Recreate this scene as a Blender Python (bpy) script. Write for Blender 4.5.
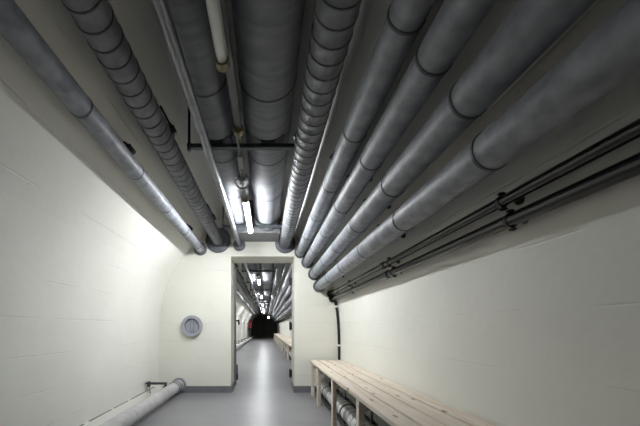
import bpy, bmesh, math, random
from mathutils import Vector, Matrix
random.seed(7)
for o in list(bpy.data.objects):
    bpy.data.objects.remove(o)
SC = bpy.context.scene
COL = SC.collection
PI = math.pi

# ------------------------------------------------------------------ camera
F = 302.2            # focal length in pixels (17 mm on 36 mm)
VPX, VPY = 266.5, 328.0
S = 65.0             # pixels per metre at the end wall
D = F / S            # distance of the end wall
CAMZ = 0.992
cam_d = bpy.data.cameras.new('camera')
cam = bpy.data.objects.new('camera', cam_d)
COL.objects.link(cam)
cam_d.sensor_width = 36.0
cam_d.lens = 17.0
cam_d.shift_x = (320 - VPX) / 640
cam_d.shift_y = (VPY - 213) / 640
cam_d.clip_start = 0.02
cam.location = (0, 0, CAMZ)
cam.rotation_euler = (PI / 2, 0, 0)
SC.camera = cam

# ------------------------------------------------------------------ world, exposure
w = bpy.data.worlds.new('world')
SC.world = w
w.use_nodes = True
w.node_tree.nodes['Background'].inputs[0].default_value = (0.5, 0.55, 0.6, 1)
w.node_tree.nodes['Background'].inputs[1].default_value = 0.0
SC.view_settings.view_transform = 'Standard'
SC.view_settings.look = 'None'
SC.view_settings.gamma = 1
SC.view_settings.use_curve_mapping = False
SC.view_settings.exposure = 0.0
TUBE_POWER = 280.0     # emission of the lit fluorescent tubes

Y0, YW, YW2, YE = -14.0, D, D + 0.49, 32.0     # back wall, end wall faces, far end of tunnel


def W(px, py):
    """x and z of a point on the end wall from its place in the photograph"""
    return (px - VPX) / S, CAMZ + (VPY - py) / S


# ------------------------------------------------------------------ materials
MATS = {}


def newmat(name, col, rough=0.5, metal=0.0, spec=0.5):
    m = bpy.data.materials.new(name)
    m.use_nodes = True
    b = m.node_tree.nodes['Principled BSDF']
    b.inputs['Base Color'].default_value = (*col, 1)
    b.inputs['Roughness'].default_value = rough
    b.inputs['Metallic'].default_value = metal
    b.inputs['Specular IOR Level'].default_value = spec
    MATS[name] = m
    return m, m.node_tree.nodes, m.node_tree.links, b


def mottled(name, c1, c2, scale=6, rough=0.5, metal=0.0, bump=0.0, stretch=(1, 1, 1), detail=5, spec=0.5,
            bscale=None, bdist=0.002):
    m, n, l, b = newmat(name, c1, rough, metal, spec)
    tc = n.new('ShaderNodeTexCoord')
    mp = n.new('ShaderNodeMapping')
    mp.inputs['Scale'].default_value = stretch
    l.new(tc.outputs['Object'], mp.inputs[0])
    nz = n.new('ShaderNodeTexNoise')
    nz.inputs['Scale'].default_value = scale
    nz.inputs['Detail'].default_value = detail
    l.new(mp.outputs[0], nz.inputs[0])
    rp = n.new('ShaderNodeValToRGB')
    rp.color_ramp.elements[0].position = 0.32
    rp.color_ramp.elements[1].position = 0.68
    rp.color_ramp.elements[0].color = (*c1, 1)
    rp.color_ramp.elements[1].color = (*c2, 1)
    l.new(nz.outputs[0], rp.inputs[0])
    l.new(rp.outputs[0], b.inputs['Base Color'])
    if bump:
        nb = nz
        if bscale:
            nb = n.new('ShaderNodeTexNoise')
            nb.inputs['Scale'].default_value = bscale
            nb.inputs['Detail'].default_value = 4
            l.new(mp.outputs[0], nb.inputs[0])
        bp = n.new('ShaderNodeBump')
        bp.inputs['Strength'].default_value = bump
        bp.inputs['Distance'].default_value = bdist
        l.new(nb.outputs[0], bp.inputs['Height'])
        l.new(bp.outputs[0], b.inputs['Normal'])
    return m


def wall_paint(name, c1, c2, axis_lines=True):
    """cream paint over board-marked concrete: faint level seams, some cracks, uneven skin"""
    m, n, l, b = newmat(name, c1, 0.55, 0, 0.35)
    tc = n.new('ShaderNodeTexCoord')
    nz = n.new('ShaderNodeTexNoise')
    nz.inputs['Scale'].default_value = 1.6
    nz.inputs['Detail'].default_value = 6
    l.new(tc.outputs['Object'], nz.inputs[0])
    rp = n.new('ShaderNodeValToRGB')
    rp.color_ramp.elements[0].position = 0.35
    rp.color_ramp.elements[1].position = 0.7
    rp.color_ramp.elements[0].color = (*c1, 1)
    rp.color_ramp.elements[1].color = (*c2, 1)
    l.new(nz.outputs[0], rp.inputs[0])
    # seams every 0.27 m of height, broken up by noise along the wall
    sep = n.new('ShaderNodeSeparateXYZ')
    l.new(tc.outputs['Object'], sep.inputs[0])
    wob = n.new('ShaderNodeTexNoise')
    wob.inputs['Scale'].default_value = 1.1
    l.new(tc.outputs['Object'], wob.inputs[0])
    ma = n.new('ShaderNodeMath'); ma.operation = 'MULTIPLY_ADD'
    ma.inputs[1].default_value = 0.03
    l.new(wob.outputs[0], ma.inputs[0]); l.new(sep.outputs['Z'], ma.inputs[2])
    mo = n.new('ShaderNodeMath'); mo.operation = 'PINGPONG'
    mo.inputs[1].default_value = 0.135
    l.new(ma.outputs[0], mo.inputs[0])
    seam = n.new('ShaderNodeMapRange')
    seam.inputs['From Min'].default_value = 0.0
    seam.inputs['From Max'].default_value = 0.006
    seam.inputs['To Min'].default_value = 1.0
    seam.inputs['To Max'].default_value = 0.0
    l.new(mo.outputs[0], seam.inputs[0])
    brk = n.new('ShaderNodeTexNoise')
    brk.inputs['Scale'].default_value = 2.3
    brk.inputs['Detail'].default_value = 3
    l.new(tc.outputs['Object'], brk.inputs[0])
    bm_ = n.new('ShaderNodeMapRange')
    bm_.inputs['From Min'].default_value = 0.42
    bm_.inputs['From Max'].default_value = 0.6
    l.new(brk.outputs[0], bm_.inputs[0])
    mu = n.new('ShaderNodeMath'); mu.operation = 'MULTIPLY'
    l.new(seam.outputs[0], mu.inputs[0]); l.new(bm_.outputs[0], mu.inputs[1])
    mix = n.new('ShaderNodeMix'); mix.data_type = 'RGBA'
    mix.inputs[7].default_value = (c1[0] * 0.72, c1[1] * 0.72, c1[2] * 0.7, 1)
    fm = n.new('ShaderNodeMath'); fm.operation = 'MULTIPLY'; fm.inputs[1].default_value = 0.32
    l.new(mu.outputs[0], fm.inputs[0])
    l.new(fm.outputs[0], mix.inputs[0]); l.new(rp.outputs[0], mix.inputs[6])
    # sparse little pits
    vo = n.new('ShaderNodeTexVoronoi'); vo.inputs['Scale'].default_value = 5.0
    l.new(tc.outputs['Object'], vo.inputs[0])
    pit = n.new('ShaderNodeMapRange')
    pit.inputs['From Min'].default_value = 0.03; pit.inputs['From Max'].default_value = 0.05
    pit.inputs['To Min'].default_value = 0.35; pit.inputs['To Max'].default_value = 0.0
    l.new(vo.outputs['Distance'], pit.inputs[0])
    mix2 = n.new('ShaderNodeMix'); mix2.data_type = 'RGBA'
    mix2.inputs[7].default_value = (0.3, 0.28, 0.23, 1)
    l.new(pit.outputs[0], mix2.inputs[0]); l.new(mix.outputs[2], mix2.inputs[6])
    l.new(mix2.outputs[2], b.inputs['Base Color'])
    fine = n.new('ShaderNodeTexNoise')
    fine.inputs['Scale'].default_value = 9
    fine.inputs['Detail'].default_value = 5
    l.new(tc.outputs['Object'], fine.inputs[0])
    sb = n.new('ShaderNodeMath'); sb.operation = 'SUBTRACT'
    l.new(fine.outputs[0], sb.inputs[0]); l.new(mu.outputs[0], sb.inputs[1])
    bp = n.new('ShaderNodeBump')
    bp.inputs['Strength'].default_value = 0.5
    bp.inputs['Distance'].default_value = 0.006
    l.new(sb.outputs[0], bp.inputs['Height'])
    l.new(bp.outputs[0], b.inputs['Normal'])
    return m


def wood(name):
    m, n, l, b = newmat(name, (0.6, 0.47, 0.34), 0.55, 0, 0.3)
    tc = n.new('ShaderNodeTexCoord')
    oi = n.new('ShaderNodeObjectInfo')
    ad = n.new('ShaderNodeVectorMath'); ad.operation = 'ADD'
    sc = n.new('ShaderNodeVectorMath'); sc.operation = 'SCALE'
    cb = n.new('ShaderNodeCombineXYZ')
    for i in range(3):
        l.new(oi.outputs['Random'], cb.inputs[i])
    l.new(cb.outputs[0], sc.inputs[0]); sc.inputs['Scale'].default_value = 37.0
    l.new(tc.outputs['Object'], ad.inputs[0]); l.new(sc.outputs[0], ad.inputs[1])
    mp = n.new('ShaderNodeMapping'); mp.inputs['Scale'].default_value = (14, 0.9, 14)
    l.new(ad.outputs[0], mp.inputs[0])
    nz = n.new('ShaderNodeTexNoise'); nz.inputs['Scale'].default_value = 3; nz.inputs['Detail'].default_value = 5
    l.new(mp.outputs[0], nz.inputs[0])
    rp = n.new('ShaderNodeValToRGB')
    rp.color_ramp.elements[0].position = 0.3; rp.color_ramp.elements[1].position = 0.7
    rp.color_ramp.elements[0].color = (0.63, 0.53, 0.42, 1)
    rp.color_ramp.elements[1].color = (0.80, 0.725, 0.63, 1)
    l.new(nz.outputs[0], rp.inputs[0])
    mk = n.new('ShaderNodeMapping'); mk.inputs['Scale'].default_value = (6.5, 2.2, 1)
    l.new(ad.outputs[0], mk.inputs[0])
    vo = n.new('ShaderNodeTexVoronoi'); vo.inputs['Scale'].default_value = 1.0
    vo.voronoi_dimensions = '2D'
    l.new(mk.outputs[0], vo.inputs[0])
    kn = n.new('ShaderNodeMapRange')
    kn.inputs['From Min'].default_value = 0.04; kn.inputs['From Max'].default_value = 0.085
    kn.inputs['To Min'].default_value = 0.75; kn.inputs['To Max'].default_value = 0.0
    l.new(vo.outputs['Distance'], kn.inputs[0])
    mix = n.new('ShaderNodeMix'); mix.data_type = 'RGBA'
    mix.inputs[7].default_value = (0.2, 0.1, 0.05, 1)
    l.new(kn.outputs[0], mix.inputs[0]); l.new(rp.outputs[0], mix.inputs[6])
    l.new(mix.outputs[2], b.inputs['Base Color'])
    return m


def emit(name, col, strength):
    m = bpy.data.materials.new(name)
    m.use_nodes = True
    n = m.node_tree.nodes
    n.remove(n['Principled BSDF'])
    e = n.new('ShaderNodeEmission')
    e.inputs[0].default_value = (*col, 1)
    e.inputs[1].default_value = strength
    m.node_tree.links.new(e.outputs[0], n['Material Output'].inputs[0])
    MATS[name] = m
    return m


wall_paint('cream_wall', (0.755, 0.748, 0.685), (0.80, 0.793, 0.735))
wall_paint('end_wall', (0.77, 0.76, 0.68), (0.81, 0.80, 0.725))
wall_paint('kerb_paint', (0.80, 0.79, 0.72), (0.84, 0.83, 0.77))
mottled('floor_paint', (0.205, 0.203, 0.213), (0.245, 0.24, 0.248), 1.7, 0.36, bump=0.12, bscale=30, bdist=0.001)
mottled('skirting_paint', (0.15, 0.155, 0.17), (0.19, 0.195, 0.21), 6, 0.5)
mottled('lagging', (0.165, 0.173, 0.194), (0.315, 0.328, 0.36), 13, 0.52, bump=0.25, stretch=(1, 1, 1), bscale=28, bdist=0.002)
mottled('lagging_dark', (0.12, 0.125, 0.136), (0.23, 0.238, 0.252), 12, 0.55, bump=0.25, stretch=(1, 1, 1), bscale=24, bdist=0.002)
mottled('big_lagging', (0.155, 0.162, 0.18), (0.23, 0.24, 0.262), 5, 0.65, bump=0.3, stretch=(1, 5, 1), bscale=7, bdist=0.003)
mottled('galvanised', (0.16, 0.165, 0.175), (0.22, 0.225, 0.235), 9, 0.33, metal=0.5)
mottled('lagging_pale', (0.37, 0.365, 0.365), (0.47, 0.465, 0.46), 9, 0.5, bump=0.2, bscale=28)
mottled('lagging_white', (0.46, 0.46, 0.455), (0.56, 0.56, 0.55), 9, 0.5, bump=0.2, bscale=28)
newmat('joint_soft', (0.2, 0.19, 0.17), 0.8)
newmat('joint_dark', (0.055, 0.057, 0.065), 0.6)
mottled('collar_grey', (0.075, 0.078, 0.09), (0.115, 0.118, 0.135), 12, 0.5)
mottled('casing_grey', (0.19, 0.195, 0.205), (0.23, 0.235, 0.245), 5, 0.6)
mottled('black_pipe', (0.006, 0.0055, 0.0055), (0.011, 0.01, 0.01), 8, 0.25, spec=0.5)
mottled('steel_dark', (0.035, 0.042, 0.05), (0.06, 0.07, 0.08), 14, 0.42, metal=0.3)
newmat('black', (0.01, 0.01, 0.01), 0.45)
newmat('chrome', (0.75, 0.76, 0.76), 0.14, 1.0)
mottled('brass', (0.20, 0.165, 0.085), (0.28, 0.24, 0.14), 30, 0.5, metal=0.2)
newmat('white_plastic', (0.82, 0.82, 0.8), 0.4)
newmat('rail_light', (0.3, 0.3, 0.29), 0.45, 0.2)
mottled('collar_light', (0.2, 0.205, 0.235), (0.27, 0.275, 0.31), 12, 0.5)
newmat('rail_grey', (0.13, 0.13, 0.128), 0.45, 0.2)
newmat('red', (0.35, 0.02, 0.035), 0.45)
mottled('dark_green', (0.03, 0.036, 0.024), (0.055, 0.062, 0.042), 3, 0.7)
newmat('dark_brown', (0.022, 0.013, 0.009), 0.7)
mottled('duct_green', (0.12, 0.135, 0.115), (0.17, 0.185, 0.16), 8, 0.5)
mottled('door_steel', (0.10, 0.105, 0.11), (0.14, 0.145, 0.15), 6, 0.45)
mottled('porthole_grey', (0.30, 0.31, 0.36), (0.37, 0.38, 0.43), 10, 0.4)
wood('pine')
emit('tube_lit', (0.95, 0.98, 1.0), TUBE_POWER)
emit('bulb_lit', (1.0, 0.98, 0.92), 6.0)
mm, nn_, ll_, bb_ = newmat('tube_off', (0.66, 0.66, 0.63), 0.22, 0.0, 0.5)

# ------------------------------------------------------------------ mesh helpers


def new_obj(name, bm, mat, parent=None, smooth=None, loc=None):
    me = bpy.data.meshes.new(name)
    bm.normal_update()
    bm.to_mesh(me)
    bm.free()
    me.materials.append(MATS[mat])
    o = bpy.data.objects.new(name, me)
    COL.objects.link(o)
    if parent:
        o.parent = parent
    if loc is not None:
        o.location = loc
    if smooth:
        for p in me.polygons:
            p.use_smooth = True
        me.set_sharp_from_angle(angle=math.radians(smooth))
    return o


def share(o, name, parent, loc, rot=None):
    c = o.copy()
    c.name = name
    COL.objects.link(c)
    c.parent = parent
    c.location = loc
    if rot is not None:
        c.rotation_euler = rot
    for ch in o.children:
        g = ch.copy()
        COL.objects.link(g)
        g.parent = c
    return c


def empty(name, loc=(0, 0, 0)):
    o = bpy.data.objects.new(name, None)
    o.empty_display_size = 0.05
    COL.objects.link(o)
    o.location = loc
    return o


def tag(o, label, cat, group=None, kind=None):
    o['label'] = label
    o['category'] = cat
    if group:
        o['group'] = group
    if kind:
        o['kind'] = kind
    return o


def box(bm, x0, x1, y0, y1, z0, z1, bevel=0.0):
    r = bmesh.ops.create_cube(bm, size=1.0)
    vs = r['verts']
    for v in vs:
        v.co = Vector((x0 + (v.co.x + .5) * (x1 - x0), y0 + (v.co.y + .5) * (y1 - y0), z0 + (v.co.z + .5) * (z1 - z0)))
    if bevel:
        es = list({e for v in vs for e in v.link_edges})
        bmesh.ops.bevel(bm, geom=es, offset=bevel, segments=1, affect='EDGES')
    return vs


def lathe(bm, pts, seg=32, c=(0, 0), cap=True):
    """surface of revolution about the Y axis through (x, z) = c; pts are (y, r)"""
    rings = []
    for (y, r) in pts:
        rings.append([bm.verts.new((c[0] + r * math.cos(2 * PI * k / seg), y, c[1] + r * math.sin(2 * PI * k / seg)))
                      for k in range(seg)])
    for a, b in zip(rings, rings[1:]):
        for k in range(seg):
            bm.faces.new((a[k], a[(k + 1) % seg], b[(k + 1) % seg], b[k]))
    if cap:
        bm.faces.new(list(reversed(rings[0])))
        bm.faces.new(rings[-1])
    bmesh.ops.recalc_face_normals(bm, faces=bm.faces)


def rod(bm, p0, p1, r, seg=10, r2=None):
    p0, p1 = Vector(p0), Vector(p1)
    d = (p1 - p0)
    q = d.to_track_quat('Z', 'Y').to_matrix()
    r2 = r if r2 is None else r2
    a = [bm.verts.new(p0 + q @ Vector((r * math.cos(2 * PI * k / seg), r * math.sin(2 * PI * k / seg), 0))) for k in range(seg)]
    b = [bm.verts.new(p1 + q @ Vector((r2 * math.cos(2 * PI * k / seg), r2 * math.sin(2 * PI * k / seg), 0))) for k in range(seg)]
    for k in range(seg):
        bm.faces.new((a[k], a[(k + 1) % seg], b[(k + 1) % seg], b[k]))
    bm.faces.new(list(reversed(a)))
    bm.faces.new(b)


def band_bm(r, w, proud=0.003, seg=32):
    bm = bmesh.new()
    lathe(bm, [(-w / 2, r - .004), (-w / 2, r + proud), (w / 2, r + proud), (w / 2, r - .004)], seg, cap=False)
    return bm


def extrude_poly(bm, pts, y0, y1):
    a = [bm.verts.new((x, y0, z)) for x, z in pts]
    b = [bm.verts.new((x, y1, z)) for x, z in pts]
    n = len(pts)
    for k in range(n):
        bm.faces.new((a[k], a[(k + 1) % n], b[(k + 1) % n], b[k]))
    f1 = bm.faces.new(list(reversed(a)))
    f2 = bm.faces.new(b)
    bm.normal_update()
    bmesh.ops.triangulate(bm, faces=[f1, f2], ngon_method='EAR_CLIP')
    bmesh.ops.recalc_face_normals(bm, faces=bm.faces)


# ------------------------------------------------------------------ the tunnel
CXP = 249.6
half = [(392.5, 90.4), (372, 90.4), (350, 90.3), (328, 90), (303, 87.5), (278, 79.5), (255, 64.5), (238, 49), (225, 36), (217, 22), (213, 10)]


def catmull(pts, n):
    out = []
    P = [pts[0]] + pts + [pts[-1]]
    for i in range(1, len(P) - 2):
        p0, p1, p2, p3 = P[i - 1:i + 3]
        for k in range(n):
            t = k / n
            out.append(tuple(0.5 * (2 * p1[j] + (p2[j] - p0[j]) * t + (2 * p0[j] - 5 * p1[j] + 4 * p2[j] - p3[j]) * t * t +
                                    (3 * p1[j] - p0[j] - 3 * p2[j] + p3[j]) * t ** 3) for j in range(2)))
    out.append(pts[-1])
    return out


ctrl = [(CXP - hw, py) for py, hw in half] + [(CXP, 212)] + [(CXP + hw, py) for py, hw in reversed(half)]
PROF = [W(*p) for p in catmull(ctrl, 6)]          # left foot, over the crown, right foot
NP = len(PROF)
iL = 5 * 6          # left wall ends here, the vault begins
iR = NP - 1 - iL
XL, XR = PROF[0][0], PROF[-1][0]


def shell(name, pts, y0, y1, mat, label, thick=0.12):
    bm = bmesh.new()
    cx, cz = W(CXP, 320)
    cz = min(cz, 1.1)
    out = []
    for i, (x, z) in enumerate(pts):
        a = pts[max(i - 1, 0)]
        b = pts[min(i + 1, len(pts) - 1)]
        n = Vector((-(b[1] - a[1]), b[0] - a[0])).normalized()
        out.append((x + n.x * thick, z + n.y * thick))
    ny = max(2, int((y1 - y0) / 1.5))
    ys = [y0 + (y1 - y0) * k / ny for k in range(ny + 1)]
    inn = [[bm.verts.new((x, y, z)) for x, z in pts] for y in ys]
    ou = [[bm.verts.new((x, y, z)) for x, z in out] for y in (ys[0], ys[-1])]
    m = len(pts)
    for a, b in zip(inn, inn[1:]):
        for k in range(m - 1):
            bm.faces.new((a[k], b[k], b[k + 1], a[k + 1]))
    for k in range(m - 1):
        bm.faces.new((ou[0][k], ou[0][k + 1], ou[1][k + 1], ou[1][k]))
        bm.faces.new((inn[0][k], inn[0][k + 1], ou[0][k + 1], ou[0][k]))
        bm.faces.new((inn[-1][k + 1], inn[-1][k], ou[1][k], ou[1][k + 1]))
    for k in (0, m - 1):
        bm.faces.new([r[k] for r in inn] + [ou[1][k], ou[0][k]])
    o = new_obj(name, bm, mat, smooth=40)
    tag(o, label, 'ceiling' if 'ceil' in name else 'wall', kind='structure')
    return o


shell('wall_left', PROF[:iL + 1], Y0, YW, 'cream_wall', 'curved cream wall on the left of the near tunnel section')
shell('ceiling', PROF[iL:iR + 1], Y0, YW, 'cream_wall', 'cream vault of the near tunnel section above the pipes')
shell('wall_right', PROF[iR:], Y0, YW, 'cream_wall', 'curved cream wall on the right behind the near bench')
shell('wall_left', PROF[:iL + 1], YW2, YE, 'cream_wall', 'left cream wall of the tunnel beyond the doorway')
shell('ceiling', PROF[iL:iR + 1], YW2, YE, 'cream_wall', 'vault of the tunnel beyond the doorway')
shell('wall_right', PROF[iR:], YW2, YE, 'cream_wall', 'right cream wall of the tunnel beyond the doorway')

bm = bmesh.new()
box(bm, XL - .15, XR + .15, Y0 - .2, YE + .2, -0.15, 0.0)
tag(new_obj('floor', bm, 'floor_paint'), 'grey painted concrete floor running the length of the tunnel', 'floor', kind='structure')

# end wall with its doorway (one outline that goes round the opening)
DX0, DZ = W(230.9, 256.4)
DX1, _ = W(294.4, 256.4)
outer = [(x, z) for x, z in PROF]
cx_, cz_ = W(CXP, 320)
grown = []
for i, (x, z) in enumerate(outer):
    a = outer[max(i - 1, 0)]
    b = outer[min(i + 1, NP - 1)]
    n = Vector((-(b[1] - a[1]), b[0] - a[0])).normalized()
    grown.append((x + n.x * .118, z + n.y * .118))
poly = grown + [(DX1, 0.0), (DX1, DZ), (DX0, DZ), (DX0, 0.0)]
bm = bmesh.new()
extrude_poly(bm, poly, YW, YW2)
tag(new_obj('wall_front', bm, 'end_wall'), 'cream end wall pierced by the pipes and the open doorway', 'wall', kind='structure')
bm = bmesh.new()
extrude_poly(bm, grown, Y0 - .2, Y0)
tag(new_obj('wall_back', bm, 'end_wall'), 'cream wall closing the tunnel behind the camera', 'wall', kind='structure')
bm = bmesh.new()
extrude_poly(bm, grown, YE, YE + .2)
tag(new_obj('wall_end', bm, 'dark_green'), 'dark wall closing the far end of the tunnel', 'wall', kind='structure')

# skirting at the end wall, returning into the doorway
for side, label in ((-1, 'dark grey skirting left of the doorway'), (1, 'dark grey skirting right of the doorway')):
    bm = bmesh.new()
    if side < 0:
        box(bm, XL + .06, DX0 + .012, YW - .012, YW, 0, .10)
        box(bm, DX0, DX0 + .012, YW, YW2, 0, .10)
    else:
        box(bm, DX1 - .012, XR, YW - .012, YW, 0, .10)
        box(bm, DX1 - .012, DX1, YW, YW2, 0, .10)
    tag(new_obj('baseboard_left' if side < 0 else 'baseboard_right', bm, 'skirting_paint'), label, 'skirting', kind='structure')

# low kerb along the left wall
bm = bmesh.new()
extrude_poly(bm, [(XL - .02, 0), (XL + .05, 0), (XL + .016, .125), (XL - .02, .128)], Y0, YW)
tag(new_obj('trim_1', bm, 'kerb_paint'), 'low cream kerb at the foot of the left wall', 'kerb', kind='structure')
kerb = bpy.data.objects['trim_1']
yk = Y0
while yk < YW - .3:
    ln = random.uniform(.3, .9)
    bm = bmesh.new()
    box(bm, XL - .004, XL + .017, yk, min(yk + ln, YW), .1265, .130)
    new_obj('open_joint', bm, 'joint_soft', kerb)
    yk += ln + random.uniform(.0, .12)
bm = bmesh.new()
extrude_poly(bm, [(XL - .02, 0), (XL + .05, 0), (XL + .016, .125), (XL - .02, .128)], YW2, YE)
tag(new_obj('trim_2', bm, 'kerb_paint'), 'low kerb at the foot of the left wall beyond the doorway', 'kerb', kind='structure')

# ------------------------------------------------------------------ overhead pipes
SUP = [2.2, 3.93]                    # support stations in the near section
FARSUP = [7.0 + 1.75 * k for k in range(14)]


def vault_hit(x, z, dx, dz):
    """where a ray from (x, z) along (dx, dz) leaves the tunnel profile"""
    best = None
    for (x0, z0), (x1, z1) in zip(PROF, PROF[1:]):
        ex, ez = x1 - x0, z1 - z0
        den = dx * ez - dz * ex
        if abs(den) < 1e-9:
            continue
        t = ((x0 - x) * ez - (z0 - z) * ex) / den
        u = ((x0 - x) * dz - (z0 - z) * dx) / den
        if t > 0 and -1e-6 <= u <= 1 + 1e-6 and (best is None or t < best):
            best = t
    return best


def overhead_pipe(name, label, px, py, r, mat, rings, collar_r=None, group='pipes along the tunnel vault', hanger=0,
                  band='joint_dark', bw=0.011, ribbed=False, cat='pipe'):
    x, z = W(px, py)
    root = empty(name, (x, Y0, z))
    tag(root, label, cat, group)
    bm = bmesh.new()
    if ribbed:
        pts = []
        y = Y0 + .001
        while y < YE - .05:
            if y < YW + .1:
                pts += [(y - Y0, r - .003), (y - Y0 + .015, r), (y - Y0 + ribbed - .015, r)]
                y += ribbed
            else:
                break
        pts += [(y - Y0, r - .002), (YE - Y0, r - .002)]
        lathe(bm, pts, 40)
    else:
        lathe(bm, [(0.001, r), (YE - Y0, r)], 48)
    new_obj('pipe_body', bm, mat, root, smooth=50)
    near = [y for y in rings if -0.6 < y < YW - .02]
    far = [y for y in rings if not (-0.6 < y < YW - .02)]
    first = None
    for y in near:
        if first is None:
            first = new_obj('joint_band', band_bm(r, bw), band, root, smooth=40, loc=(0, y - Y0, 0))
        else:
            share(first, 'joint_band', root, (0, y - Y0, 0))
    bm = bmesh.new()
    for y in far:
        if YW - .03 < y < YW2 + .03:
            continue
        lathe(bm, [(y - Y0 - bw / 2, r - .003), (y - Y0 - bw / 2, r + .003), (y - Y0 + bw / 2, r + .003), (y - Y0 + bw / 2, r - .003)], 20, cap=False)
    if far:
        o = new_obj('far_joint_bands', bm, band, root)
        o['kind'] = 'stuff'
    if collar_r:
        bm = bmesh.new()
        k = YW - Y0
        lathe(bm, [(k - .045, r + .001), (k - .045, r + .014), (k - .028, r + .018), (k - .024, collar_r - .008), (k - .018, collar_r), (k + .004, collar_r)], 40, cap=False)
        new_obj('wall_collar', bm, 'collar_grey', root, smooth=35)
    if hanger:
        # clamp half-ring, stay and bolts up to the vault
        cx, cz = W(CXP, 300)
        d = Vector((x - cx, z - cz)).normalized()
        t = vault_hit(x, z, d.x, d.y) or (r + .1)
        e = Vector((-d.y, d.x)) * hanger
        first_c = None
        for y in [0.45] + SUP + FARSUP[:6]:
            if first_c is None:
                bm = bmesh.new()
                a = Vector((d.x, 0, d.y)); b = Vector((e.x, 0, e.y))
                p = b * (r + .018) + a * (r * .35)
                up = vault_hit(x + p.x, z + p.z, d.x, d.y) or .1
                rod(bm, a * (r - .01), a * t, .009, 8)
                rod(bm, p - a * .01, p + a * up, .008, 8)
                rod(bm, p + a * .03 - b * .03, p + a * .03 + b * .012, .012, 6)
                q = a * (t - .012)
                rod(bm, q, q + a * .012, .024, 10)
                first_c = new_obj('hanger', bm, 'black', root, smooth=35, loc=(0, y - Y0, 0))
                for u, rr_, ln in ((-.008, .021, .022), (.04, .019, .018), (.066, .014, .014)):
                    bm = bmesh.new()
                    rod(bm, p + a * u, p + a * (u + ln), rr_, 6)
                    new_obj('nut', bm, 'black', first_c)
                bm = bmesh.new()
                rod(bm, p + a * .03 - Vector((0, .03, 0)) + b * .01, p + a * .03 + Vector((0, .03, 0)) + b * .01, .013, 6)
                new_obj('bolt', bm, 'black', first_c)
            else:
                share(first_c, 'hanger', root, (0, y - Y0, 0))
    return root


def seq(start, step, a=Y0 + .1, b=YE - .1):
    s = start - math.ceil((start - a) / step) * step + step
    out = []
    while s < b:
        out.append(s)
        s += step
    return out


overhead_pipe('lagged_pipe', 'smooth grey lagged pipe highest on the left wall, outermost on that side', 200.6, 249.2, 4.05 / S, 'lagging',
              seq(1.65, .687), 6.4 / S, hanger=-1)
overhead_pipe('ribbed_pipe', 'grey ribbed pipe with close dark rings, the left one of two', 218.2, 240.6, 5.35 / S, 'lagging_dark',
              seq(1.212, .0875, b=12), 12.4 / S, ribbed=.0875, bw=.007, hanger=-1)
overhead_pipe('thin_pipe', 'thin smooth metal pipe hanging below the big grey pipes', 239.3, 245.2, 2.0 / S, 'galvanised',
              seq(2.62, 2.4), 6.1 / S, bw=.02, band='galvanised')
BB = 241.0      # photo row of the big pipes' undersides at the end wall
ra, rb = .128, .170
overhead_pipe('large_pipe', 'narrower of the two large grey pipes under the crown, left of the lamp', VPX - .362 * S, BB - ra * S, ra, 'big_lagging',
              seq(1.75, .70) + SUP, None)
overhead_pipe('large_pipe', 'widest grey pipe under the crown, right of the lamp', VPX + .008 * S, BB - rb * S, rb, 'big_lagging',
              seq(1.79, .70) + SUP, None)
overhead_pipe('ribbed_pipe', 'grey ribbed pipe with close dark rings just right of the widest pipe', 285.2, 243.4, 5.75 / S, 'lagging_dark',
              seq(1.151, .0835, b=12), 10.2 / S, ribbed=.0835, bw=.007, hanger=1)
overhead_pipe('lagged_pipe', 'first smooth grey pipe right of the right ribbed pipe', 300.3, 252.6, 4.5 / S, 'lagging', seq(1.12, .655), 5.9 / S, hanger=1)
overhead_pipe('lagged_pipe', 'second smooth grey pipe right of the right ribbed pipe', 307.2, 262.4, 4.45 / S, 'lagging', seq(1.125, .675), 6.0 / S, hanger=1)
overhead_pipe('lagged_pipe', 'third smooth grey pipe right of the right ribbed pipe', 314, 274.2, 4.65 / S, 'lagging', seq(1.088, .65), 6.1 / S, hanger=1)
overhead_pipe('lagged_pipe', 'lowest and outermost smooth grey pipe on the right, above the black pipes', 319.2, 286.3, 4.65 / S, 'lagging', seq(1.09, .68), 6.2 / S, hanger=1)


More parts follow.
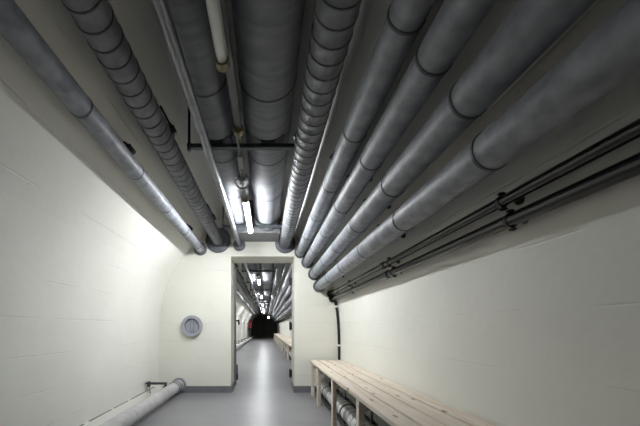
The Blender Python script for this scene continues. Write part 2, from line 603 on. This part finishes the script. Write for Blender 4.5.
def black_pipe(px, py, r, label):
    x, z = W(px, py)
    root = empty('black_pipe', (x, Y0, z))
    tag(root, label, 'pipe', 'black pipes on the right wall')
    bm = bmesh.new()
    lathe(bm, [(0.001, r), (YE - Y0, r)], 24)
    new_obj('pipe_body', bm, 'black_pipe', root, smooth=50)
    cx, cz = W(CXP, 320)
    d = Vector((1, 0.12)).normalized()
    t = vault_hit(x, z, d.x, d.y)
    first = None
    for y in (0.1, 1.25, 2.40, 3.55, 4.45):
        if first is None:
            bm = bmesh.new()
            lathe(bm, [(-.006, r + .0005), (-.006, r + .0035), (.006, r + .0035), (.006, r + .0005)], 24, cap=False)
            a = Vector((d.x, 0, d.y)); b = Vector((-d.y, 0, d.x))
            rod(bm, a * r, a * t, .007, 8)
            rod(bm, a * (t - .008), a * t, .022, 10)
            first = new_obj('clamp', bm, 'black', root, smooth=35, loc=(0, y - Y0, 0))
            for s in (-1, 1):
                bm = bmesh.new()
                p = b * s * (r + .009)
                rod(bm, p - a * .010, p + a * .010, .008, 6)
                rod(bm, p - a * .016, p + a * .018, .004, 6)
                rod(bm, b * s * (r + .001), b * s * (r + .016), .0045, 6)
                new_obj('bolt', bm, 'black', first)
        else:
            share(first, 'clamp', root, (0, y - Y0, 0))
    bm = bmesh.new()
    k = 2.52 - Y0
    lathe(bm, [(k - .03, r + .0005), (k - .03, r + .006), (k + .03, r + .006), (k + .03, r + .0005)], 24, cap=False)
    new_obj('coupling', bm, 'black_pipe', root, smooth=35)
    bm = bmesh.new()
    k = YW - Y0
    lathe(bm, [(k - .03, r), (k - .03, r + .028), (k + .003, r + .028)], 24, cap=False)
    new_obj('wall_collar', bm, 'black', root, smooth=35)


black_pipe(329.9, 294.0, 1.45 / S, 'upper and thinner glossy black pipe on the right wall')
black_pipe(332.3, 299.0, 1.85 / S, 'lower and thicker glossy black pipe on the right wall')

# support frames under the two large pipes
bx0 = -.575
bx1 = .262


def frame(y, label, group=None):
    zt = W(0, BB)[1] - .001
    root = empty('support_frame', (0, y, zt - .034))
    tag(root, label, 'bracket', group or 'support frames under the large pipes')
    bm = bmesh.new()
    box(bm, bx0, bx1, -.02, .02, 0, .006, .002)
    box(bm, bx0, bx1, -.02, -.014, .006, .03, .002)
    box(bm, bx0, bx1, .014, .02, .006, .03, .002)
    new_obj('crossbar', bm, 'steel_dark', root)
    for xx in (bx0 + .012, bx1 - .012):
        t = vault_hit(xx, zt, 0, 1)
        bm = bmesh.new()
        rod(bm, (xx, 0, .005), (xx, 0, .034 + t), .010, 10)
        rod(bm, (xx, 0, -.012), (xx, 0, 0), .016, 6)
        rod(bm, (xx, 0, .03), (xx, 0, .042), .016, 6)
        new_obj('hanger_rod', bm, 'black', root, smooth=35)
    for xx, rr in ((-.362, ra), (.008, rb)):
        bm = bmesh.new()
        lathe(bm, [(-.045, rr - .002), (-.045, rr + .004), (.045, rr + .004), (.045, rr - .002)], 40, c=(0, 0), cap=False)
        bmesh.ops.bisect_plane(bm, geom=bm.verts[:] + bm.edges[:] + bm.faces[:], plane_co=(0, 0, -rr * .72), plane_no=(0, 0, 1), clear_outer=True)
        for v in bm.verts:
            v.co.x += xx
            v.co.z += .035 + rr
        box(bm, xx - .05, xx + .05, -.045, .045, .028, .034)
        new_obj('pipe_saddle', bm, 'black', root, smooth=40)
    return root


frame(SUP[0], 'dark steel crossbar holding the two large pipes, nearest the camera')
frame(SUP[1], 'grey steel crossbar under the large pipes just before the end wall')
ORD = ['first', 'second', 'third', 'fourth', 'fifth', 'sixth', 'seventh', 'eighth']
for k, y in enumerate(FARSUP[:6]):
    frame(y, '%s steel crossbar under the large pipes beyond the doorway' % ORD[k])

# grey casing where the large pipes enter the end wall
zc = W(0, 241.8)[1]
bm = bmesh.new()
prof = [(-.47, zc), (.185, zc)]
top = []
for xx in (.185, .10, 0, -.1, -.2, -.3, -.4, -.47):
    top.append((xx, zc + (vault_hit(xx, zc, 0, 1) or .3) - .004))
extrude_poly(bm, prof + top, 4.2, YW)
tag(new_obj('pipe_casing', bm, 'casing_grey'), 'flat grey boxed casing where the large pipes meet the end wall', 'casing')

# ------------------------------------------------------------------ lamps
LX, LZ = -.207, CAMZ + 1.25


def tube_lamp(y_end, lit, label, group, length=1.0):
    """a round plastic tube lamp, its front end cap nearest the camera; y_end is the far end of the tube"""
    root = empty('tube_lamp', (LX, y_end - length / 2, LZ - .028))
    tag(root, label, 'lamp', group)
    h = length / 2
    zc_ = .028
    bm = bmesh.new()
    pts = [(-h, .024), (h - .02, .024)] + [(h - .02 + .024 * math.sin(a), .024 * math.cos(a)) for a in (.5, 1.0, 1.35)]
    lathe(bm, pts, 20, c=(0, zc_))
    new_obj('tube', bm, 'tube_lit' if lit else 'tube_off', root, smooth=60)
    bm = bmesh.new()
    n_ = 12
    a0, a1 = math.radians(12), math.radians(168)
    prev = None
    for rr_ in (.0252, .0275):
        rows = []
        for yy_ in (-h + .03, h - .005):
            rows.append([bm.verts.new((rr_ * math.cos(a0 + (a1 - a0) * q / n_), yy_, zc_ + rr_ * math.sin(a0 + (a1 - a0) * q / n_))) for q in range(n_ + 1)])
        for q in range(n_):
            bm.faces.new((rows[0][q], rows[0][q + 1], rows[1][q + 1], rows[1][q]))
        if prev:
            for e_ in (0, 1):
                for q in range(n_):
                    bm.faces.new((prev[e_][q], rows[e_][q], rows[e_][q + 1], prev[e_][q + 1]))
            for q in (0, n_):
                bm.faces.new((prev[0][q], prev[1][q], rows[1][q], rows[0][q]))
        prev = rows
    bmesh.ops.recalc_face_normals(bm, faces=bm.faces)
    new_obj('added_light_shield', bm, 'white_plastic', root, smooth=40)  # unseen half shell added over the tube to keep its light off the pipes
    ys = (-h, h) if not lit else (-h,)
    for ye in ys:
        s = -1 if ye < 0 else 1
        bm = bmesh.new()
        lathe(bm, [(ye + s * -.02, .0245), (ye - s * .02, .034), (ye + s * .015, .036), (ye + s * .02, .028), (ye + s * .028, .027), (ye + s * .032, .02)], 16, c=(0, zc_))
        new_obj('end_collar', bm, 'brass', root, smooth=35)
    if lit:
        bm = bmesh.new()
        lathe(bm, [(-h - .40, .018), (-h - .05, .018)], 12, c=(0, zc_ + .004))
        new_obj('neck', bm, 'rail_grey', root, smooth=40)
        bm = bmesh.new()
        lathe(bm, [(-h - .42, .016), (-h - .42, .038), (-h - .40, .055), (-h - .345, .058), (-h - .33, .05), (-h - .28, .047), (-h - .265, .02)], 24, c=(0, zc_ + .004))
        new_obj('holder_bell', bm, 'chrome', root, smooth=35)
        bm = bmesh.new()
        lathe(bm, [(-h - .335, .050), (-h - .335, .060), (-h - .318, .060), (-h - .318, .050)], 24, c=(0, zc_ + .004), cap=False)
        new_obj('holder_ring', bm, 'steel_dark', root, smooth=35)
    # straps to the rail above
    for ye in ((-h * .75, h * .7) if lit else (-h * .75, h * .3)):
        bm = bmesh.new()
        box(bm, -.004, .004, ye - .012, ye + .012, zc_ + .020, zc_ + .0995)
        lathe(bm, [(ye - .01, .0242), (ye - .01, .027), (ye + .01, .027), (ye + .01, .0242)], 16, c=(0, zc_), cap=False)
        new_obj('strap', bm, 'rail_grey', root)
    return root


near_g = 'tube lamps in the near section'
far_g = 'tube lamps beyond the doorway'
tube_lamp(1.42, False, 'unlit tube lamp overhead, closest to the camera, with yellowish end collar', near_g, 1.1)
tube_lamp(3.93, True, 'glowing white tube lamp hanging just before the end wall', near_g)
for k in range(5):
    tube_lamp(8.6 + 4.0 * k, True, '%s glowing tube lamp seen through the doorway' % ORD[k], far_g)

# rail that carries the lamps, with a cable gland under it
root = empty('lamp_rail', (LX + .008, Y0, LZ + .10))
tag(root, 'narrow grey rail between the two large pipes carrying the tube lamps', 'rail')
bm = bmesh.new()
box(bm, -.018, .018, .001, 4.2 - Y0 - .002, 0, .022, .003)
box(bm, -.018, .018, YW2 - Y0 + .001, YE - Y0, 0, .022, .003)
new_obj('channel', bm, 'rail_grey', root)
bm = bmesh.new()
box(bm, -.002, .036, -.5 - Y0, 1.98 - Y0, -.058, -.022, .003)
new_obj('cable_tray', bm, 'rail_grey', root)
bm = bmesh.new()
box(bm, -.018, .020, 2.24 - Y0, 2.52 - Y0, -.088, -.055, .003)
rod(bm, (0, 2.28 - Y0, -.06), (0, 2.28 - Y0, 0), .006, 6)
rod(bm, (0, 2.48 - Y0, -.06), (0, 2.48 - Y0, 0), .006, 6)
new_obj('cable_tray', bm, 'rail_light', root)
for yy in (1.6, 1.9):
    bm = bmesh.new()
    box(bm, .004, .016, yy - Y0 - .008, yy - Y0 + .008, -.022, 0)
    new_obj('tray_clip', bm, 'rail_grey', root)
bm = bmesh.new()
k = 1.96 - Y0
lathe(bm, [(k - .012, .02), (k - .01, .036), (k + .012, .042), (k + .03, .036), (k + .034, .02), (k + .09, .012)], 8, c=(.016, -.058))
new_obj('cable_gland', bm, 'brass', root)
bm = bmesh.new()
rod(bm, (0, 1.99 - Y0, -.055), (0, 2.56 - Y0, -.09), .007, 8)
rod(bm, (.01, 2.4 - Y0, -.082), (-.03, 2.47 - Y0, -.07), .012, 6)
new_obj('cable', bm, 'rail_grey', root, smooth=40)

# ------------------------------------------------------------------ porthole on the end wall
x, z = W(192.6, 326)
root = empty('round_vent', (x, YW, z))
tag(root, 'round grey vent cover with a vertical bar on the end wall', 'vent')
R = 10.6 / S
bm = bmesh.new()
lathe(bm, [(0, R * .92), (-.02, R * .95), (-.035, R), (-.05, R), (-.056, R * .96), (-.056, R * .70), (-.05, R * .67), (-.012, R * .66)], 48, cap=False)
new_obj('rim', bm, 'porthole_grey', root, smooth=30)
for s in (-1, 1):
    bm = bmesh.new()
    pts = [(s * R * .12, R * .60), (s * R * .12, -R * .60)]
    for k in range(0, 13):
        a = -PI / 2 + PI * k / 12
        px_, pz_ = math.cos(a) * R * .62, math.sin(a) * R * .62
        if px_ > R * .12:
            pts.append((s * px_, pz_))
    extrude_poly(bm, pts, -.022, -.006)
    new_obj('half_plate', bm, 'porthole_grey', root)
bm = bmesh.new()
box(bm, -R * .07, R * .07, -.05, -.004, -R * .665, R * .665, .003)
new_obj('bar', bm, 'porthole_grey', root)
bm = bmesh.new()
lathe(bm, [(-.006, R * .665), (-.001, R * .665)], 40)
new_obj('back_plate', bm, 'collar_grey', root)

# ------------------------------------------------------------------ floor pipe on the left
x, z = W(179.4, 384.6)
r = 5.2 / S
root = empty('floor_pipe', (x, Y0, 0))
tag(root, 'light grey lagged pipe along the floor at the left wall', 'pipe')
bm = bmesh.new()
lathe(bm, [(.001, r), (YE - Y0, r)], 40, c=(0, z))
new_obj('pipe_body', bm, 'lagging_pale', root, smooth=50)
f = None
for y in seq(2.95, .98, b=YW - .2):
    if f is None:
        f = new_obj('joint_band', band_bm(r, .006, .0015), 'collar_light', root, smooth=40, loc=(0, y - Y0, z))
    else:
        share(f, 'joint_band', root, (0, y - Y0, z))
k = YW - Y0
bm = bmesh.new()
lathe(bm, [(k - .05, r + .001), (k - .05, 7.0 / S), (k + .003, 7.0 / S)], 40, c=(0, z), cap=False)
new_obj('wall_collar', bm, 'collar_light', root, smooth=35)
for a, bq in ((-.30, -.265), (-.20, -.15)):
    bm = bmesh.new()
    lathe(bm, [(k + a, r + .001), (k + a, r + .012), (k + bq, r + .012), (k + bq, r + .001)], 40, c=(0, z), cap=False)
    new_obj('pipe_clamp', bm, 'collar_light', root, smooth=35)
for y in (-2.5, -.3, 1.9, 4.5, 6.4, 8.6, 10.8, 13, 15.2, 17.4, 19.6, 21.8, 24, 26.2, 28.4):
    bm = bmesh.new()
    box(bm, -.03, .03, y - Y0 - .03, y - Y0 + .03, 0, z - r + .012)
    new_obj('foot', bm, 'collar_light', root)
# wall stays
f = None
zt = z + r
for y in (2.0, 4.12, 6.3, 8.5, 10.7, 12.9, 15.1, 17.3, 19.5, 21.7, 23.9):
    if f is None:
        bm = bmesh.new()
        wx = XL + .02 - x
        wx2 = wx + .01
        box(bm, wx2, -.02, -.02, .02, zt + .022, zt + .05, .002)
        box(bm, -.05, -.02, -.022, .022, zt - .03, zt + .045, .002)
        box(bm, wx2 - .0, wx2 + .035, -.024, .024, zt - .01, zt + .06, .003)
        rod(bm, (wx2 + .02, 0, zt), (wx2 + .05, -.03, zt - .09), .006, 6)
        rod(bm, (wx - .03, 0, zt + .035), (wx2 + .01, 0, zt + .035), .012, 8)
        f = new_obj('wall_stay', bm, 'steel_dark', root, smooth=35, loc=(0, y - Y0, 0))
    else:
        share(f, 'wall_stay', root, (0, y - Y0, 0))

# ------------------------------------------------------------------ benches
BT = CAMZ - .475
BXF, BXB = .64, XR - .012


def bench(y0, y1, legs, label, group):
    root = empty('slat_bench', ((BXF + BXB) / 2, y0, 0))
    tag(root, label, 'bench', group)
    ox, oy = root.location.x, y0
    nb, gap = 4, .017
    bw_ = ((BXB - BXF) - gap * (nb - 1)) / nb
    for k in range(nb):
        bm = bmesh.new()
        xa = BXF + k * (bw_ + gap) - ox
        box(bm, xa, xa + bw_, 0, y1 - y0 - .004 * (k % 2), BT - .03, BT, .003)
        new_obj('slat', bm, 'pine', root)
    leg = beam = back = None
    for y in legs:
        if leg is None:
            bm = bmesh.new(); box(bm, -.02, .02, -.0325, .0325, 0, BT - .031, .002)
            leg = new_obj('leg', bm, 'pine', root, loc=(BXF + .03 - ox, y - oy, 0))
            back = share(leg, 'leg', root, (BXB - .04 - ox, y - oy, 0))
            bm = bmesh.new(); box(bm, BXF + .052 - ox, BXB - .062 - ox, -.02, .02, BT - .115, BT - .031, .002)
            beam = new_obj('cross_beam', bm, 'pine', root, loc=(0, y - oy, 0))
        else:
            share(leg, 'leg', root, (BXF + .03 - ox, y - oy, 0))
            share(leg, 'leg', root, (BXB - .04 - ox, y - oy, 0))
            share(beam, 'cross_beam', root, (0, y - oy, 0))
    return root


bench(-.35, 4.5, (-.3, .45, 1.29, 2.16, 3.0, 3.88, 4.38), 'long pine slat bench along the right wall, nearest the camera', 'pine benches')
yy = 6.2
for k in range(6):
    bench(yy, yy + 3.3, [yy + .08, yy + 1.65, yy + 3.22],
          '%s pine bench along the right wall beyond the doorway' % ORD[k], 'pine benches')
    yy += 3.42

# ribbed pipe and duct under the bench
xb, zb, r = .847, .112, .085
root = empty('ribbed_floor_pipe', (xb, Y0, 0))
tag(root, 'pale ribbed pipe lying under the pine bench on the right', 'pipe')
bm = bmesh.new()
lathe(bm, [(.001, r), (YE - Y0 - .001, r)], 40, c=(0, zb))
new_obj('pipe_body', bm, 'lagging_white', root, smooth=50)
f = None
for y in seq(1.0, .125, a=-.4, b=YW - .04):
    if f is None:
        f = new_obj('joint_band', band_bm(r, .007, .002), 'collar_grey', root, smooth=40, loc=(0, y - Y0, zb))
    else:
        share(f, 'joint_band', root, (0, y - Y0, zb))
f = None
for y in (-.9, .1, 1.1, 2.12, 3.13, 4.12):
    if f is None:
        bm = band_bm(r, .03, .006)
        box(bm, -.05, .05, -.012, .012, -zb, -r + .004)
        f = new_obj('strap', bm, 'black', root, smooth=40, loc=(0, y - Y0, zb))
    else:
        share(f, 'strap', root, (0, y - Y0, zb))
bm = bmesh.new()
rod(bm, (-r - .022, .01, .062), (-r - .022, YE - Y0, .062), .011, 10)
o = new_obj('cable', bm, 'black', root, smooth=40)

root = empty('cable_duct', (.91, Y0, .2))
tag(root, 'grey green duct on the right wall under the bench', 'duct')
bm = bmesh.new()
box(bm, -.02, .10, .001, YW - Y0 - .001, .02, .13, .006)
new_obj('trough', bm, 'duct_green', root)
bm = bmesh.new()
box(bm, -.026, .10, .001, YW - Y0 - .001, .131, .142, .002)
new_obj('lid', bm, 'steel_dark', root)
f = None
for y in (.9, 1.75, 2.55, 3.4, 4.25):
    if f is None:
        bm = bmesh.new()
        box(bm, -.034, XR - .91, -.02, .02, -.02, .018, .003)
        box(bm, -.034, -.021, -.02, .02, .0, .13, .003)
        f = new_obj('bracket', bm, 'galvanised', root, loc=(0, y - Y0, 0))
    else:
        share(f, 'bracket', root, (0, y - Y0, 0))

# ------------------------------------------------------------------ black cable in the corner, with two white clips
root = empty('corner_cable', (0, YW, 0))
tag(root, 'thick black cable down the corner beside the bench, with white clips', 'cable')
pts = [W(334.0, 296), W(335.0, 302), W(336.8, 312), W(338.0, 324), W(338.6, 338), W(338.8, 352), W(338.8, 361)]
bm = bmesh.new()
cp = catmull(pts, 4)
for a, b in zip(cp, cp[1:]):
    rod(bm, (a[0], -.02, a[1]), (b[0], -.02, b[1] - .002), .019, 10)
new_obj('sheath', bm, 'black', root, smooth=60)
for py_ in (305.5, 347):
    best = min(cp, key=lambda p: abs(p[1] - W(0, py_)[1]))
    bm = bmesh.new()
    box(bm, best[0] - .028, best[0] + .02, -.046, 0, best[1] - .014, best[1] + .014, .004)
    new_obj('clip', bm, 'white_plastic', root)

# ------------------------------------------------------------------ the open blast door and its keeps
hx = DX0 + .006
root = empty('door_1', (hx, YW2 + .012, 0))
tag(root, 'dark steel door folded open behind the left jamb', 'door', kind='structure')
ang = math.radians(8.5)
root.rotation_euler = (0, 0, ang)
bm = bmesh.new()
box(bm, -.05, .028, 0, .86, .02, DZ + .02, .004)
leaf = new_obj('leaf', bm, 'door_steel', root)
bm = bmesh.new()
rod(bm, (.028, .10, 1.12), (.075, .10, 1.12), .014, 10)
rod(bm, (.07, .09, 1.13), (.085, .22, 1.06), .014, 8)
new_obj('lever', bm, 'black', leaf, smooth=40)
bm = bmesh.new()
box(bm, .028, .06, .03, .11, .10, .20, .006)
rod(bm, (.045, .07, .2), (.045, .07, .36), .012, 8)
new_obj('floor_bolt', bm, 'black', leaf)
for k, zz in enumerate((CAMZ + 46 * (YW2 + .02) / F, CAMZ + 2 * YW2 / F, CAMZ - 45 * YW2 / F)):
    root = empty('door_keep', (DX1, YW2 - .03, zz))
    tag(root, ['upper', 'middle', 'lowest'][k] + ' black door keep on the right jamb of the doorway', 'latch', 'door keeps on the right jamb')
    bm = bmesh.new()
    box(bm, -.045, 0, -.025, .03, -.06, .06, .006)
    new_obj('block', bm, 'black', root)
    bm = bmesh.new()
    rod(bm, (-.03, 0, -.075), (-.03, 0, .075), .011, 8)
    new_obj('pin', bm, 'black', root, smooth=40)

# ------------------------------------------------------------------ far tunnel: red cabinet, end doors, bulkhead lamp
root = empty('hose_cabinet', (XL, 27.0, 1.0))
tag(root, 'red wall cabinet far down the left wall beyond the doorway', 'cabinet')
bm = bmesh.new(); box(bm, 0.14, .30, -.35, .35, 0, .68, .01)
new_obj('body', bm, 'red', root)
bm = bmesh.new(); box(bm, .01, .14, -.2, .2, .05, .25, .005)
new_obj('back_bracket', bm, 'red', root)
bm = bmesh.new(); box(bm, .30, .315, -.32, .32, .03, .65, .005)
cd = new_obj('door', bm, 'red', root)
bm = bmesh.new(); box(bm, .315, .335, -.28, -.25, .28, .4, .004)
new_obj('handle', bm, 'chrome', cd)

root = empty('door_2', (-.27, YE, 0))
tag(root, 'dark double door at the far end of the tunnel', 'door', kind='structure')
for s in (-1, 1):
    bm = bmesh.new()
    box(bm, min(s * .06, s * 1.0), max(s * .06, s * 1.0), -.08, -.005, .01, 2.0, .01)
    lf = new_obj('leaf', bm, 'dark_green', root)
    for zz in (.35, 1.0, 1.65):
        bm = bmesh.new(); box(bm, min(s * .1, s * .95), max(s * .1, s * .95), -.11, -.08, zz - .04, zz + .04, .006)
        new_obj('stiffener', bm, 'dark_green', lf)
bm = bmesh.new(); box(bm, -.055, .055, -.06, -.005, .01, 2.0)
new_obj('centre_post', bm, 'dark_brown', root)

root = empty('bulkhead_lamp', (W(268.5, 0)[0] * S * YE / F, YE, CAMZ + 10.5 * YE / F))
tag(root, 'small round lamp glowing on the dark wall at the far end', 'lamp')
bm = bmesh.new(); lathe(bm, [(-.05, .12), (-.02, .15), (0, .15)], 20)
new_obj('base', bm, 'black', root, smooth=35)
bm = bmesh.new(); lathe(bm, [(-.11, .05), (-.095, .09), (-.05, .11)], 20)
new_obj('globe', bm, 'bulb_lit', root, smooth=50)
